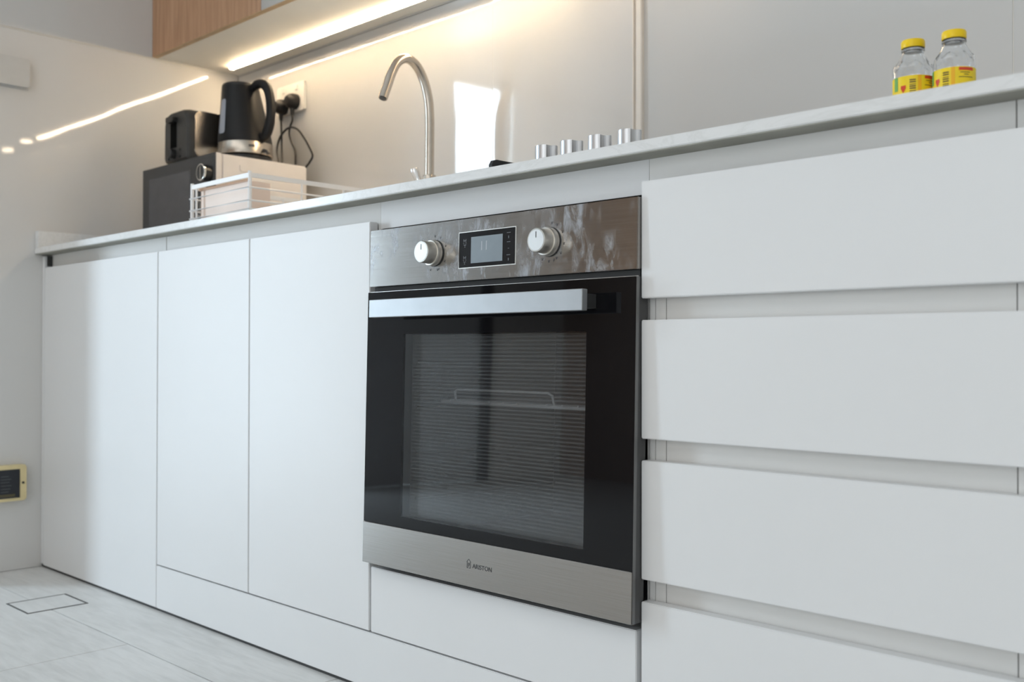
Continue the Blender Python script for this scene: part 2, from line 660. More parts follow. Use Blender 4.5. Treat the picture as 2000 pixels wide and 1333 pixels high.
# cabinet 2: pair of doors under the tap
c2 = thing('base_cabinet', 'white base cabinet with two tall flat doors under the tap, left of the oven', 'cabinet', (-.4, .3, .107), 'white base cabinets')
bx('carcass', 'carcass', c2, -.8060, -.0006, .021, YB, .108, .8764)
door(c2, -.8065, -.4090, ZP + .0015, ZD)
door(c2, -.4060, -.0050, ZP + .0015, ZD)

# cabinet 3: oven housing
c3 = thing('oven_housing', 'white oven housing cabinet with a plain panel below the oven', 'cabinet', (.3, .3, .107), 'white base cabinets')
bx('side_panel', 'carcass', c3, .0000, .0030, .022, YB, .108, .8764)
bx('side_panel', 'carcass', c3, .5935, .5965, .022, YB, .108, .8764)
bx('front_rail', 'white_lacquer', c3, .0000, .5968, .021, .0218, .828, .8764)
bx('oven_shelf', 'carcass', c3, .0032, .5933, .021, YB, .205, .222)
bx('lower_panel', 'white_lacquer', c3, .0005, .5905, 0, .0185, ZP + .0015, .2235, bev=BV, seg=2)
bx('back_panel', 'dark_gap', c3, .0032, .5933, .575, YB, .224, .826)

# cabinet 4: four drawers
c4 = thing('drawer_cabinet', 'white base cabinet with four wide handleless drawers right of the oven', 'cabinet', (.9, .3, .0), 'white base cabinets')
bx('carcass', 'carcass', c4, .6000, 1.2000, .041, YB, .010, .8764)
bx('side_panel', 'carcass', c4, .5985, .6075, .021, .0405, .010, .8445)
bx('side_panel', 'carcass', c4, .6085, .6255, .021, .0405, .010, .8445)
bx('recess_rail', 'carcass', c4, .6265, 1.0778, .0215, .0405, .010, .8445)
bx('side_panel', 'carcass', c4, 1.0794, 1.2000, .021, .0405, .010, .8445)
bx('top_rail', 'carcass', c4, .5975, 1.0778, .021, .0405, .8447, .8764)
bx('top_rail', 'carcass', c4, 1.0794, 1.2000, .021, .0405, .8447, .8764)
for z0, z1 in ((.6815, .8425), (.4885, .6515), (.2955, .4585), (.0800, .2650)):
    bx('drawer_front', 'white_lacquer', c4, .5990, 1.1970, 0, .0185, z0, z1, bev=BV, seg=2)
bx('kick_panel', 'white_lacquer', c4, .5990, 1.1970, 0, .0185, .010, .0500, bev=BV)

# plinth
pl = tag(bx('plinth', 'white_lacquer', None, -.8085, .5960, 0, .0185, .0062, ZP - .0015, bev=BV, seg=2),
         'long white plinth board along the floor under doors and oven', 'plinth')
tag(bx('plinth_seal', 'dark_gap', None, -1.4975, 1.1970, .003, .0185, .0003, .0055),
    'thin dark seal strip between white fronts and the pale floor', 'seal')

# worktop with its upstand
wt = thing('worktop', 'long white quartz worktop with a short upstand at the left wall', 'worktop', (0, .3, .8773))
bx('slab', 'quartz', wt, LX + .0010, 1.2000, -.0213, WY - .0015, .8783, .8944, bev=.0012, seg=2)
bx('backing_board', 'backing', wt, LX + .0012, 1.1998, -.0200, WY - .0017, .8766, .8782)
bx('upstand', 'quartz', wt, LX + .0010, LX + .020, -.0195, WY - .0015, .8946, .9420, bev=.001)

# ------------------------------------------------------------------ oven
OX0, OX1 = .0045, .5985
ov = thing('built_in_oven', 'stainless steel built-in oven with black glass door between doors and drawers', 'oven', (.3, -.006, .8215))
YF = -.006


def ob(name, mat, parent, x0, x1, y0, y1, z0, z1, **k):
    return bx(name, mat, parent, x0, x1, YF + y0, YF + y1, z0, z1, **k)


cp = ob('control_panel', 'steel_smeared', ov, OX0, OX1, 0, .020, .7220, .8215, bev=.001, seg=2)
ob('gap_strip', 'dark_gap', ov, OX0 + .003, OX1 - .003, .010, .024, .7115, .7215)
# display
dp = ob('display', 'display_black', cp, .2385, .3650, -.0012, .0002, .7425, .7990, bev=.0006)
ob('display_bezel', 'knob_steel', cp, .2375, .3665, -.0006, .0004, .7412, .8002)
ob('screen', 'screen', cp, .2675, .3385, -.0016, -.0010, .7485, .7905)
tb = bmesh.new()
text_bm(tb, '11', .021, (.2870, YF - .0017, .7680))
link('digits', tb, 'digit', cp)['kind'] = 'stuff'
tb = bmesh.new()
yy = YF - .0013


def flat(x0, x1, z0, z1):
    box(tb, x0, x1, yy - .0002, yy, z0, z1)


# small symbols beside the screen
for zc in (.7820, .7545):
    for k in range(8):
        a = k * math.pi / 4
        cx, cz = .2530 + .0028 * math.cos(a), zc + .0040 * math.sin(a)
        flat(cx - .0007, cx + .0007, cz - .0007, cz + .0007)
    flat(.2518, .2542, zc - .0068, zc - .0058)
    flat(.2500, .2512, zc + .003, zc + .0062)
    flat(.2548, .2560, zc + .003, zc + .0062)
for zc in (.7845, .7500):
    flat(.3475, .3555, zc + .0065, zc + .0073)
    flat(.3480, .3550, zc - .0078, zc - .0070)
    flat(.3508, .3522, zc - .002, zc + .002)
flat(.3500, .3530, .7667, .7673)
link('symbols', tb, 'print_grey', cp)['kind'] = 'stuff'
tb = bmesh.new()
yy = YF - .0002
# dial marks round the knobs
for kx, kz, angs in ((.1790, .7705, (-68, -30, 22, 62, 90, 250, 285)), (.4360, .7705, (-72, -38, -8, 28, 60, 82, 240, 268, 300))):
    for a in angs:
        a = math.radians(a)
        cx, cz = kx + .0285 * math.cos(a), kz + .0285 * math.sin(a)
        flat(cx - .0018, cx + .0018, cz + .0006, cz + .0014)
        flat(cx - .0012, cx + .0006, cz - .0018, cz)
link('dial_marks', tb, 'print_dark', cp)['kind'] = 'stuff'


def oven_knob(kx, kz):
    kb = bmesh.new()
    lathe(kb, [(.0205, .0), (.0215, -.003), (.0215, -.010), (.0205, -.0118), (.0188, -.0120), (.0180, -.029), (.0170, -.0305), (.0162, -.0305), (.0158, -.0300), (0.0, -.0300)],
          (kx, YF, kz), 40, 'y')
    k = link('knob', kb, 'knob_steel', ov)
    kb = bmesh.new()
    lathe(kb, [(.0157, -.0300), (.0155, -.0306), (0, -.0306)], (kx, YF, kz), 40, 'y')
    link('knob_face', kb, 'knob_face', k)
    ob('pointer', 'print_dark', k, kx - .0006, kx + .0006, -.0309, -.0305, kz + .0035, kz + .0125)
    kb = bmesh.new()
    lathe(kb, [(.0222, -.0002), (.0222, -.0012), (.0200, -.0012)], (kx, YF, kz), 40, 'y')
    link('knob_seat', kb, 'dark_gap', k)


oven_knob(.1790, .7705)
oven_knob(.4360, .7705)

# door: black glass frame round a see-through window, steel strip below
DZ0, DZ1, GZ0 = .2365, .7115, .3080
WX0, WX1, WZ0, WZ1 = .1040, .5110, .3260, .6370
dr_ = bmesh.new()
box(dr_, OX0, WX0, YF - .002, YF + .003, GZ0, DZ1)
box(dr_, WX1, OX1, YF - .002, YF + .003, GZ0, DZ1)
box(dr_, WX0, WX1, YF - .002, YF + .003, GZ0, WZ0)
box(dr_, WX0, WX1, YF - .002, YF + .003, WZ1, DZ1)
od = link('door', dr_, 'black_glass', ov)
ob('door_window', 'oven_glass', od, WX0, WX1, -.002, .0005, WZ0, WZ1)
ob('inner_glass', 'oven_inner_glass', od, WX0 + .001, WX1 - .001, .018, .020, WZ0 + .001, WZ1 - .001)
db = bmesh.new()
box(db, OX0, .098, YF + .0035, YF + .024, DZ0, DZ1)
box(db, .518, OX1, YF + .0035, YF + .024, DZ0, DZ1)
box(db, .098, .518, YF + .0035, YF + .024, .640, DZ1)
box(db, .098, .518, YF + .0035, YF + .024, DZ0, .322)
link('door_core', db, 'steel_dark', od)
ob('door_side_trim', 'trim_grey', od, OX1 + .0001, OX1 + .0012, -.0015, .004, DZ0, DZ1)
ob('door_top_trim', 'knob_steel', od, OX0, OX1, .003, .0034, DZ1, DZ1 + .0012)
st = ob('steel_strip', 'steel', od, OX0, OX1, -.0035, .0030, DZ0, GZ0 - .0004, bev=.0006)
tb = bmesh.new()
text_bm(tb, 'ARISTON', .0100, (.2862, YF - .0037, .2668), 1.04)
link('maker_lettering', tb, 'print_dark', od)['kind'] = 'stuff'
tb = bmesh.new()
yy = YF - .0035
hx, hz = .2775, .2662
for q in ((hx - .0042, hx - .0032, hz, hz + .0095), (hx + .0032, hx + .0042, hz, hz + .0095), (hx - .0042, hx - .001, hz - .0009, hz),
          (hx + .001, hx + .0042, hz - .0009, hz), (hx - .0012, hx - .0002, hz + .001, hz + .0075), (hx - .0002, hx + .0016, hz + .0065, hz + .0075),
          (hx + .0010, hx + .0018, hz + .004, hz + .0075), (hx - .0002, hx + .0016, hz + .0035, hz + .0043)):
    flat(*q)
prism(tb, [(hx - .0052, hz + .0090), (hx, hz + .0138), (hx + .0052, hz + .0090), (hx + .0042, hz + .0090), (hx, hz + .0127), (hx - .0042, hz + .0090)], 'y', yy - .0002, yy)
link('house_emblem', tb, 'print_dark', od)['kind'] = 'stuff'
# handle
hb = ob('handle', 'handle_alu', od, .0640, .5390, -.0460, -.0340, .6640, .6940, bev=.0008)
for hx_ in (.0800, .5100):
    ob('handle_post', 'steel_dark', hb, hx_, hx_ + .018, -.0338, -.0022, .6690, .6890)
# cavity
cb = bmesh.new()
CX0, CX1, CY0, CY1, CZ0, CZ1 = .070, .532, .030, .420, .290, .660
for q in ((CX0 - .004, CX0, CY0, CY1, CZ0, CZ1), (CX1, CX1 + .004, CY0, CY1, CZ0, CZ1), (CX0, CX1, CY1, CY1 + .004, CZ0, CZ1),
          (CX0 - .004, CX1 + .004, CY0, CY1 + .004, CZ0 - .004, CZ0), (CX0 - .004, CX1 + .004, CY0, CY1 + .004, CZ1, CZ1 + .004)):
    box(cb, *q)
box(cb, OX0 + .02, CX0, .027, .033, .24, .71)
box(cb, CX1, OX1 - .02, .027, .033, .24, .71)
box(cb, CX0, CX1, .027, .033, .24, CZ0)
box(cb, CX0, CX1, .027, .033, CZ1, .71)
link('cavity', cb, 'enamel', ov)
for z in (.353, .403):
    mk('shelf_guide', 'steel', ov, tube, [(CX0 + .01, CY1 - .004, z), (CX1 - .01, CY1 - .004, z)], .0022, 6)
for z in (.350, .430, .510, .590):
    mk('shelf_guide', 'steel', ov, tube, [(CX1 - .004, CY0 + .02, z), (CX1 - .004, CY1 - .01, z)], .0025, 6)
    mk('shelf_guide', 'steel', ov, tube, [(CX0 + .004, CY0 + .02, z), (CX0 + .004, CY1 - .01, z)], .0025, 6)
rk = bmesh.new()
RZ = .520
tube(rk, [(.073, .110, RZ), (.527, .110, RZ), (.527, .400, RZ), (.073, .400, RZ)], .0028, 8, True)
shelf = link('wire_shelf', rk, 'bright_wire', ov)
for i in range(13):
    x = .100 + i * .0335
    mk('shelf_wire', 'bright_wire', shelf, tube, [(x, .104, RZ + .003), (x, .402, RZ + .003)], .0018, 6)
mk('stop_bar', 'bright_wire', shelf, tube, [(.109, .112, RZ), (.106, .112, RZ + .018), (.112, .112, RZ + .022), (.330, .112, RZ + .022), (.340, .112, RZ + .018), (.346, .112, RZ)], .0022, 6)
ov.rotation_euler = (-.022, 0, 0)

# ------------------------------------------------------------------ upper cabinets with LED strip
ZU, YU = 1.5045, .322
uc = thing('wall_cabinet', 'wood fronted wall cabinet above the worktop, with cream underside', 'cabinet', (-.75, .45, ZU))
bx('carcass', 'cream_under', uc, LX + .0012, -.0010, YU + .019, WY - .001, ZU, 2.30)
DXS = [(-1.4975, -.8890, 'wood', 'brown wood door'), (-.8870, -.4450, 'grey_door', 'plain grey door'), (-.4430, -.0010, 'grey_door', 'plain grey door')]
for xa, xb, mt, lab in DXS:
    dd = bx('door', mt, uc, xa, xb, YU, YU + .018, ZU - .0005, 2.30, bev=.0008)
    dd['label'] = lab
    bx('edge_band', 'wood_edge', dd, xa, xb, YU + .0004, YU + .0176, ZU - .0016, ZU - .0006)
led = thing('led_strip_light', 'glowing warm LED strip set under the wall cabinet', 'light', (-.73, .5465, ZU))
bx('diffuser', 'led', led, -1.4250, -.0300, .5415, .5515, ZU - .0078, ZU - .0015, bev=.002)
bx('channel', 'handle_alu', led, -1.4270, -.0280, .5395, .5535, ZU - .0014, ZU - .0003)

bx('glow_shield_lip', 'handle_alu', led, -1.4270, -.0280, .5519, .5537, ZU - .0098, ZU - .0016)  # added lip that blocks the strip's side glow towards the wall

# ------------------------------------------------------------------ range hood over the hob (above the frame; its lamps show in the wall tiles)
rh = thing('range_hood', 'slim range hood with two small lamps above the gas hob', 'hood', (.3, .42, 1.505))
bx('body', 'steel', rh, .0010, .5990, .335, WY - .001, 1.505, 1.60, bev=.003)
bx('chimney', 'steel', rh, .15, .45, .36, WY - .001, 1.6005, 2.59, bev=.003)
for x in (.095, .345):
    lb = bmesh.new()
    lathe(lb, [(.026, 0), (.026, -.004), (.022, -.005), (0, -.005)], (x, .545, 1.5045), 20)
    link('lamp', lb, 'lamp', rh)

# ------------------------------------------------------------------ microwave
mw = thing('microwave', 'dark fronted microwave with white sides at the left end of the worktop', 'microwave', (-1.2, .395, .8944))
MX0, MX1, MY0, MY1, MZ0, MZ1 = -1.4060, -.9925, .2500, .5400, .9000, 1.1340
bx('body', 'mw_white', mw, MX0, MX1, MY0 + .020, MY1, MZ0, MZ1, bev=.004, seg=3)
bx('front_frame', 'mw_white', mw, MX0, MX1 + .0004, MY0 + .0032, MY0 + .0192, MZ0, MZ1 + .0006, bev=.001)
fr = bx('front', 'mw_dark', mw, MX0, MX1 + .0004, MY0, MY0 + .0030, MZ0, MZ1 + .0008, bev=.0008)
bx('door_window', 'mw_glass', fr, -1.3640, -1.1260, MY0 - .0012, MY0 + .0004, .935, 1.1030, bev=.0006)
bx('control_strip', 'mw_dark', fr, -1.1020, MX1 - .002, MY0 - .0022, MY0 + .0004, .905, 1.1290, bev=.0008)
for kz in (1.0810, .985):
    kb = bmesh.new()
    lathe(kb, [(.0215, -.0022), (.0215, -.026), (.0190, -.0265), (0, -.0265)], (-1.0200, MY0, kz), 32, 'y')
    k = link('knob', kb, 'black_plastic', fr)
    kb = bmesh.new()
    lathe(kb, [(.0225, -.0225), (.0230, -.0270), (.0195, -.0280), (.0190, -.0250)], (-1.0200, MY0, kz), 36, 'y')
    link('chrome_ring', kb, 'chrome', k)
    bx('pointer', 'chrome', k, -1.0212, -1.0188, MY0 - .0280, MY0 - .0266, kz - .018, kz + .018)
vb = bmesh.new()
prism(vb, rrect(.3230, .5000, 1.0930, 1.1120, .006), 'x', MX1 - .001, MX1 + .0018)
link('vent_panel', vb, 'mw_white', mw)
for fx in (MX0 + .04, MX1 - .04):
    for fy in (MY0 + .05, MY1 - .04):
        mk('foot', 'black_plastic', mw, lathe, [(.012, .8946), (.014, .9002)], (fx, fy, 0), 12)

# ------------------------------------------------------------------ toaster on the microwave
TX0, TX1, TY0, TY1, TZ = -1.3100, -1.1700, .2660, .5200, 1.1350
tr_ = thing('toaster', 'black toaster with stainless side on top of the microwave', 'toaster', (-1.217, .39, TZ))


def toaster_body(bm):
    # cross-section with rounded shoulders, extruded along y; ends drawn in slightly
    sec = [(TX0 + .004, TZ + .008), (TX1 - .004, TZ + .008), (TX1, TZ + .020), (TX1 - .001, TZ + .118), (TX1 - .006, TZ + .136), (TX1 - .018, TZ + .149), (TX1 - .034, TZ + .154),
           (TX0 + .034, TZ + .154), (TX0 + .018, TZ + .149), (TX0 + .006, TZ + .136), (TX0 + .001, TZ + .118), (TX0, TZ + .020)]
    cx, cz = (TX0 + TX1) / 2, TZ + .075
    rings = []
    for yv, s in ((TY0, .90), (TY0 + .006, .96), (TY0 + .022, 1.0), (TY1 - .022, 1.0), (TY1 - .006, .96), (TY1, .90)):
        rings.append([bm.verts.new((cx + (p[0] - cx) * s, yv, cz + (p[1] - cz) * s)) for p in sec])
    n = len(sec)
    for A, B in zip(rings, rings[1:]):
        for i in range(n):
            j = (i + 1) % n
            bm.faces.new((A[i], A[j], B[j], B[i]))
    bm.faces.new(rings[0][::-1])
    bm.faces.new(rings[-1])


tbod = mk('body', 'toaster_grey', tr_, toaster_body)
sb = bmesh.new()
prism(sb, rrect(TY0 + .020, TY1 - .020, TZ + .016, TZ + .146, .022), 'x', TX1 - .004, TX1 + .0035)
bmesh.ops.bevel(sb, geom=[e for e in sb.edges if abs(e.verts[0].co.x - e.verts[1].co.x) < 1e-6 and e.verts[0].co.x > TX1], offset=.0025, segments=2, affect='EDGES')
link('steel_side', sb, 'nickel', tr_)
bx('lever_slot', 'deep_black', tr_, -1.2680, -1.2340, TY0 - .0012, TY0 + .002, TZ + .048, TZ + .134)
lb = bmesh.new()
prism(lb, rrect(-1.2690, -1.2290, TZ + .118, TZ + .134, .005), 'y', TY0 - .016, TY0 - .0012)
link('lever', lb, 'black_plastic', tr_)
kb = bmesh.new()
lathe(kb, [(.0140, -.0002), (.0130, -.014), (.0110, -.016), (0, -.016)], (-1.2485, TY0, TZ + .030), 24, 'y')
link('browning_knob', kb, 'black_plastic', tr_)
for bxx, bz in ((-1.281, .020), (-1.216, .020), (-1.216, .040)):
    mk('button', 'black_plastic', tr_, lathe, [(.005, 0.0), (.0045, -.003), (0, -.003)], (bxx, TY0 + .0005, TZ + bz), 12, 'y')
for xx in (-1.268, -1.224):
    bx('bread_slot', 'dark_gap', tr_, xx - .013, xx + .013, TY0 + .05, TY1 - .05, TZ + .1535, TZ + .1550)
for fx in (TX0 + .025, TX1 - .025):
    for fy in (TY0 + .03, TY1 - .03):
        mk('foot', 'black_plastic', tr_, lathe, [(.010, TZ + .0002), (.010, TZ + .013)], (fx, fy, 0), 12)

# ------------------------------------------------------------------ kettle on the microwave
KX, KY, KZ = -1.0880, .3980, 1.1345
ke = thing('kettle', 'black electric kettle with steel base band on top of the microwave', 'kettle', (KX, KY, KZ))
mk('power_base', 'black_plastic', ke, lathe, [(.068, .0003), (.074, .003), (.074, .014), (.070, .017), (.060, .018)], (KX, KY, KZ), 40)
mk('steel_band', 'nickel', ke, lathe, [(.0740, .0185), (.0765, .0205), (.0765, .0220), (.0755, .0520), (.0745, .0535)], (KX, KY, KZ), 48)
# handle to the right of the picture (towards +x, a little forward), spout opposite
hd = Vector((.99, .16, 0)).normalized()


def kp(rad, z):
    return (KX + hd.x * rad, KY + hd.y * rad, KZ + z)


def leaning(prof):
    bm_ = bmesh.new()
    lathe(bm_, prof, (KX, KY, KZ), 48)
    for v in bm_.verts:
        t_ = max(0., (v.co.z - KZ - .055) / .155)
        v.co.x -= hd.x * .021 * t_
        v.co.y -= hd.y * .021 * t_
    return bm_


link('body', leaning([(.0752, .0537), (.0752, .0550), (.0735, .0720), (.0665, .1150), (.0595, .1600), (.0525, .2080), (.0512, .2165)]), 'black_matte', ke)
link('lid', leaning([(.0505, .2167), (.0505, .2205), (.0470, .2250), (.0330, .2275), (.0001, .2282)]), 'black_plastic', ke)
hb_ = bmesh.new()
tube(hb_, [kp(.022, .2070), kp(.045, .2165), kp(.070, .2165), kp(.0900, .2010), kp(.1010, .1730), kp(.1050, .1400), kp(.1020, .1080), kp(.0930, .0830), kp(.080, .0680), kp(.066, .0680)],
     [.011, .013, .0135, .0130, .0130, .0130, .0135, .0135, .0130, .012], 12, sub=4)
link('handle', hb_, 'black_matte', ke)
sp = bmesh.new()
a = -hd
c0 = Vector((KX, KY, KZ + .185))
side = Vector((-a.y, a.x, 0))
v1 = [c0 + a * .060 + side * .020 + Vector((0, 0, .024)), c0 + a * .060 - side * .020 + Vector((0, 0, .024)), c0 + a * .084 + Vector((0, 0, .025)), c0 + a * .064 + Vector((0, 0, -.020))]
vv = [sp.verts.new(p) for p in v1]
for q in ((0, 1, 2), (0, 2, 3), (2, 1, 3), (1, 0, 3)):
    sp.faces.new([vv[i] for i in q])
link('spout', sp, 'black_matte', ke)
# water gauge on the front-left of the body
gb = bmesh.new()
ga = math.radians(-88)
for dz0, dz1 in ((.075, .175),):
    rings = []
    for z in (dz0, dz0 + .006, dz1 - .006, dz1):
        rad = .0735 - (z - .072) * .165 + .0022
        t_z = (z - .055) / .155 * .021
        hw = .19 if dz0 < z < dz1 else .13
        rings.append([gb.verts.new((KX - hd.x * t_z + rad * math.cos(ga + t_), KY - hd.y * t_z + rad * math.sin(ga + t_), KZ + z)) for t_ in (-hw, -hw / 2, 0, hw / 2, hw)])
    for A, B in zip(rings, rings[1:]):
        for i in range(4):
            gb.faces.new((A[i], A[i + 1], B[i + 1], B[i]))
link('water_gauge', gb, 'gauge', ke)
# small dark badge on the steel band
bb = bmesh.new()
ba = math.radians(-18)
ring = [[bb.verts.new((KX + .0772 * math.cos(ba + t_), KY + .0772 * math.sin(ba + t_), KZ + z)) for t_ in (-.11, 0, .11)] for z in (.036, .042)]
for i in range(2):
    bb.faces.new((ring[0][i], ring[0][i + 1], ring[1][i + 1], ring[1][i]))
link('badge', bb, 'steel_dark', ke)
sw = bmesh.new()
tube(sw, [kp(.074, .030), kp(.090, .026), kp(.096, .018)], .005, 8)
link('switch', sw, 'black_plastic', ke)

# ------------------------------------------------------------------ wall socket, plugs and cords
so = thing('wall_socket', 'white double wall socket on the back wall behind the kettle', 'socket', (-1.184, WY, 1.372))
pb = bmesh.new()
prism(pb, rrect(-1.2560, -1.1120, 1.3290, 1.4170, .006), 'y', WY - .0090, WY - .0002)
bmesh.ops.bevel(pb, geom=[e for e in pb.edges if e.verts[0].co.y < WY - .008 and e.verts[1].co.y < WY - .008], offset=.002, segments=2, affect='EDGES')
link('plate', pb, 'socket_white', so)
for x in (-1.219, -1.149):
    bx('rocker_switch', 'socket_white', so, x - .006, x + .006, WY - .0125, WY - .0088, 1.394, 1.409, bev=.001)


def plug(x, z, label, cord, endz):
    pg = thing('power_plug', label, 'plug', (x, WY - .0095, z), 'black plugs in the wall socket')
    b_ = bmesh.new()
    lathe(b_, [(.0225, WY - .0093), (.0235, WY - .013), (.0235, WY - .024), (.0205, WY - .034), (.0130, WY - .043), (0, WY - .044)], (x, 0, z), 28, 'y')
    body = link('plug_body', b_, 'black_matte', pg)
    b_ = bmesh.new()
    lathe(b_, [(.0075, -.014), (.0070, -.026), (.0050, -.042)], (x, WY - .022, z), 12)
    link('strain_relief', b_, 'black_plastic', pg)
    b_ = bmesh.new()
    tube(b_, cord, .0034, 8, sub=5)
    link('cord', b_, 'black_plastic', pg)


CY_ = WY - .022
plug(-1.2130, 1.3500, 'black plug nearer the kettle, in the left half of the wall socket',
     [(-1.2130, CY_, 1.312), (-1.2110, CY_, 1.285), (-1.2080, CY_, 1.240), (-1.2000, CY_ - .004, 1.195), (-1.188, CY_ - .010, 1.160), (-1.176, CY_ - .012, 1.100), (-1.170, CY_ - .008, 1.020), (-1.165, CY_, .93), (-1.160, CY_ - .01, .8985)], 0)
plug(-1.1530, 1.3580, 'black plug farther from the kettle, in the right half of the wall socket',
     [(-1.1530, CY_, 1.318), (-1.1520, CY_, 1.300), (-1.1640, CY_, 1.282), (-1.1680, CY_, 1.262), (-1.1560, CY_, 1.235), (-1.136, CY_, 1.205), (-1.128, CY_ - .004, 1.165), (-1.126, CY_ - .006, 1.10), (-1.124, CY_ - .004, 1.0), (-1.120, CY_ - .01, .8985)], 0)
lc = bmesh.new()
tube(lc, [(-1.1930, CY_ - .010, 1.140), (-1.2130, CY_ - .008, 1.185), (-1.2240, CY_ - .006, 1.225), (-1.2060, CY_ - .004, 1.262), (-1.1650, CY_ - .003, 1.2795), (-1.1200, CY_ - .004, 1.268), (-1.0800, CY_ - .006, 1.235), (-1.0480, CY_ - .008, 1.200),
          (-1.0330, CY_ - .009, 1.176), (-1.0480, CY_ - .010, 1.158), (-1.0800, CY_ - .008, 1.135), (-1.086, CY_ - .006, 1.080), (-1.075, CY_ - .005, 1.00), (-1.068, CY_ - .004, .930), (-1.050, CY_ - .012, .8985)], .0034, 8, sub=5)
tag(link('looped_cord', lc, 'black_plastic'), 'thin black appliance cord looped against the back wall below the socket', 'cord')

# ------------------------------------------------------------------ white wire dish rack
RX0, RX1, RY0, RY1, RB, RT = -.7440, -.4930, .0520, .4000, .8946, .9940
rk_ = thing('dish_rack', 'white wire dish rack on the worktop in front of the microwave', 'dish rack', (-.62, .226, RB))
bm = bmesh.new()
for q in ((RX0, RX1, RY0 - .003, RY0), (RX0, RX1, RY1, RY1 + .003), (RX0 - .003, RX0, RY0 - .003, RY1 + .003), (RX1, RX1 + .003, RY0 - .003, RY1 + .003)):
    box(bm, *q, RT - .010, RT)
link('rim', bm, 'wire_white', rk_)
for sx in (RX0, RX1):
    for sy in (RY0, RY1):
        mk('corner_post', 'wire_white', rk_, tube, [(sx, sy, RB + .0005), (sx, sy, RT + .004)], .0042, 10)
for z in (.915, .934, .962):
    mk('side_wire', 'wire_white', rk_, tube, [(RX0 - .004, RY0 - .004, z), (RX1 + .004, RY0 - .004, z), (RX1 + .004, RY1 + .004, z), (RX0 - .004, RY1 + .004, z)], .0021, 8, True)
for x, yv in ((RX0 + .020, RY0), (RX1, .185), (RX1, .300), (RX0, .185), (RX0, .300)):
    mk('upright_wire', 'wire_white', rk_, tube, [(x, yv, .905), (x, yv, RT - .004)], .0026, 8)
for i in range(9):
    x = RX0 + .0125 + i * .028
    mk('base_wire', 'wire_white', rk_, tube, [(x, RY0 - .004, .908), (x, RY1 + .004, .908)], .0018, 6)
# things standing in the rack
tp = thing('plastic_tub', 'pale pink plastic tub inside the dish rack', 'tub', (-.64, .12, .9105))
bm = bmesh.new()
TA = (-.7260, -.5120, .0640, .1150, .9105, .9800)
for q in ((TA[0], TA[1], TA[2], TA[2] + .003), (TA[0], TA[1], TA[3] - .003, TA[3]), (TA[0], TA[0] + .003, TA[2] + .003, TA[3] - .003), (TA[1] - .003, TA[1], TA[2] + .003, TA[3] - .003)):
    box(bm, *q, TA[4], TA[5])
box(bm, TA[0], TA[1], TA[2], TA[3], TA[4] - .0015, TA[4])
link('tub_body', bm, 'tray_pink', tp)
bm = bmesh.new()
box(bm, TA[0] - .002, TA[1] + .002, TA[2] - .004, TA[2] + .001, TA[5], TA[5] + .005)
link('tub_rim', bm, 'copper_edge', tp)

# ------------------------------------------------------------------ tap
tpx = -.4140
fa = thing('kitchen_tap', 'brushed nickel gooseneck kitchen tap on the worktop', 'tap', (tpx, .4970, .8944))
mk('base_collar', 'nickel', fa, lathe, [(.0250, .8946), (.0250, .9020), (.0180, .9050), (.0165, 1.030), (.0150, 1.0340), (.0118, 1.0350)], (tpx, .4970, 0), 32)
bm = bmesh.new()
tube(bm, [(tpx, .4970, 1.030), (tpx, .4975, 1.10), (tpx, .4975, 1.175), (tpx, .4920, 1.2235), (tpx, .4760, 1.2660), (tpx, .4520, 1.2950), (tpx, .4230, 1.3030), (tpx, .3970, 1.2890), (tpx, .3790, 1.2600), (tpx, .3650, 1.2250), (tpx, .3530, 1.1960)],
     .0112, 20, sub=6)
link('spout', bm, 'nickel', fa)
bm = bmesh.new()
e = Vector((tpx, .3530, 1.1960))
dv = Vector((0, -.012, -.029)).normalized()
tube(bm, [e, e + dv * .002], .0085, 16)
link('aerator', bm, 'steel_dark', fa)
bm = bmesh.new()
tube(bm, [(tpx - .012, .4930, .985), (tpx - .024, .4890, 1.012), (tpx - .031, .4800, 1.040), (tpx - .033, .4760, 1.052)], [.0075, .0090, .0105, .0095], 12, sub=3)
link('lever', bm, 'lever_white', fa)

# ------------------------------------------------------------------ gas hob
hob = thing('gas_hob', 'black glass gas hob with cast iron pan supports and four metal knobs', 'hob', (.3, .3, .8944))
bx('glass', 'hob_glass', hob, .006, .594, .040, .560, .8946, .9006, bev=.002)
for cx in (.160, .440):
    bm = bmesh.new()
    lathe(bm, [(.060, .9008), (.058, .9090), (.046, .9110), (.044, .9170), (.030, .9200), (0, .9205)], (cx, .330, 0), 28)
    link('burner', bm, 'cast_iron', hob)
    bm = bmesh.new()
    prof = [(.1050, .9010), (.1050, .9070), (.0960, .9070), (.0960, .9010)]
    lathe(bm, prof, (cx, .330, 0), 36)
    for k in range(4):
        a = math.radians(90 * k - (90 if cx < .3 else 45))
        dx, dy = math.cos(a), math.sin(a)
        p0 = Vector((cx, .330, 0))
        n_ = Vector((-dy, dx, 0)) * .0040
        A = []
        for rad, z in ((.190, .906), (.190, .940), (.185, .9480), (.178, .9500), (.050, .9500), (.040, .942), (.085, .922), (.096, .906)):
            A.append((p0 + Vector((dx, dy, 0)) * (rad if (k == 0 and cx < .3) else rad * .72) + Vector((0, 0, z))))
        L1 = [bm.verts.new(p + n_) for p in A]
        L2 = [bm.verts.new(p - n_) for p in A]
        bm.faces.new(L1)
        bm.faces.new(L2[::-1])
        for i in range(len(A)):
            j = (i + 1) % len(A)
            bm.faces.new((L1[i], L1[j], L2[j], L2[i]))
    link('pan_support', bm, 'cast_iron', hob)


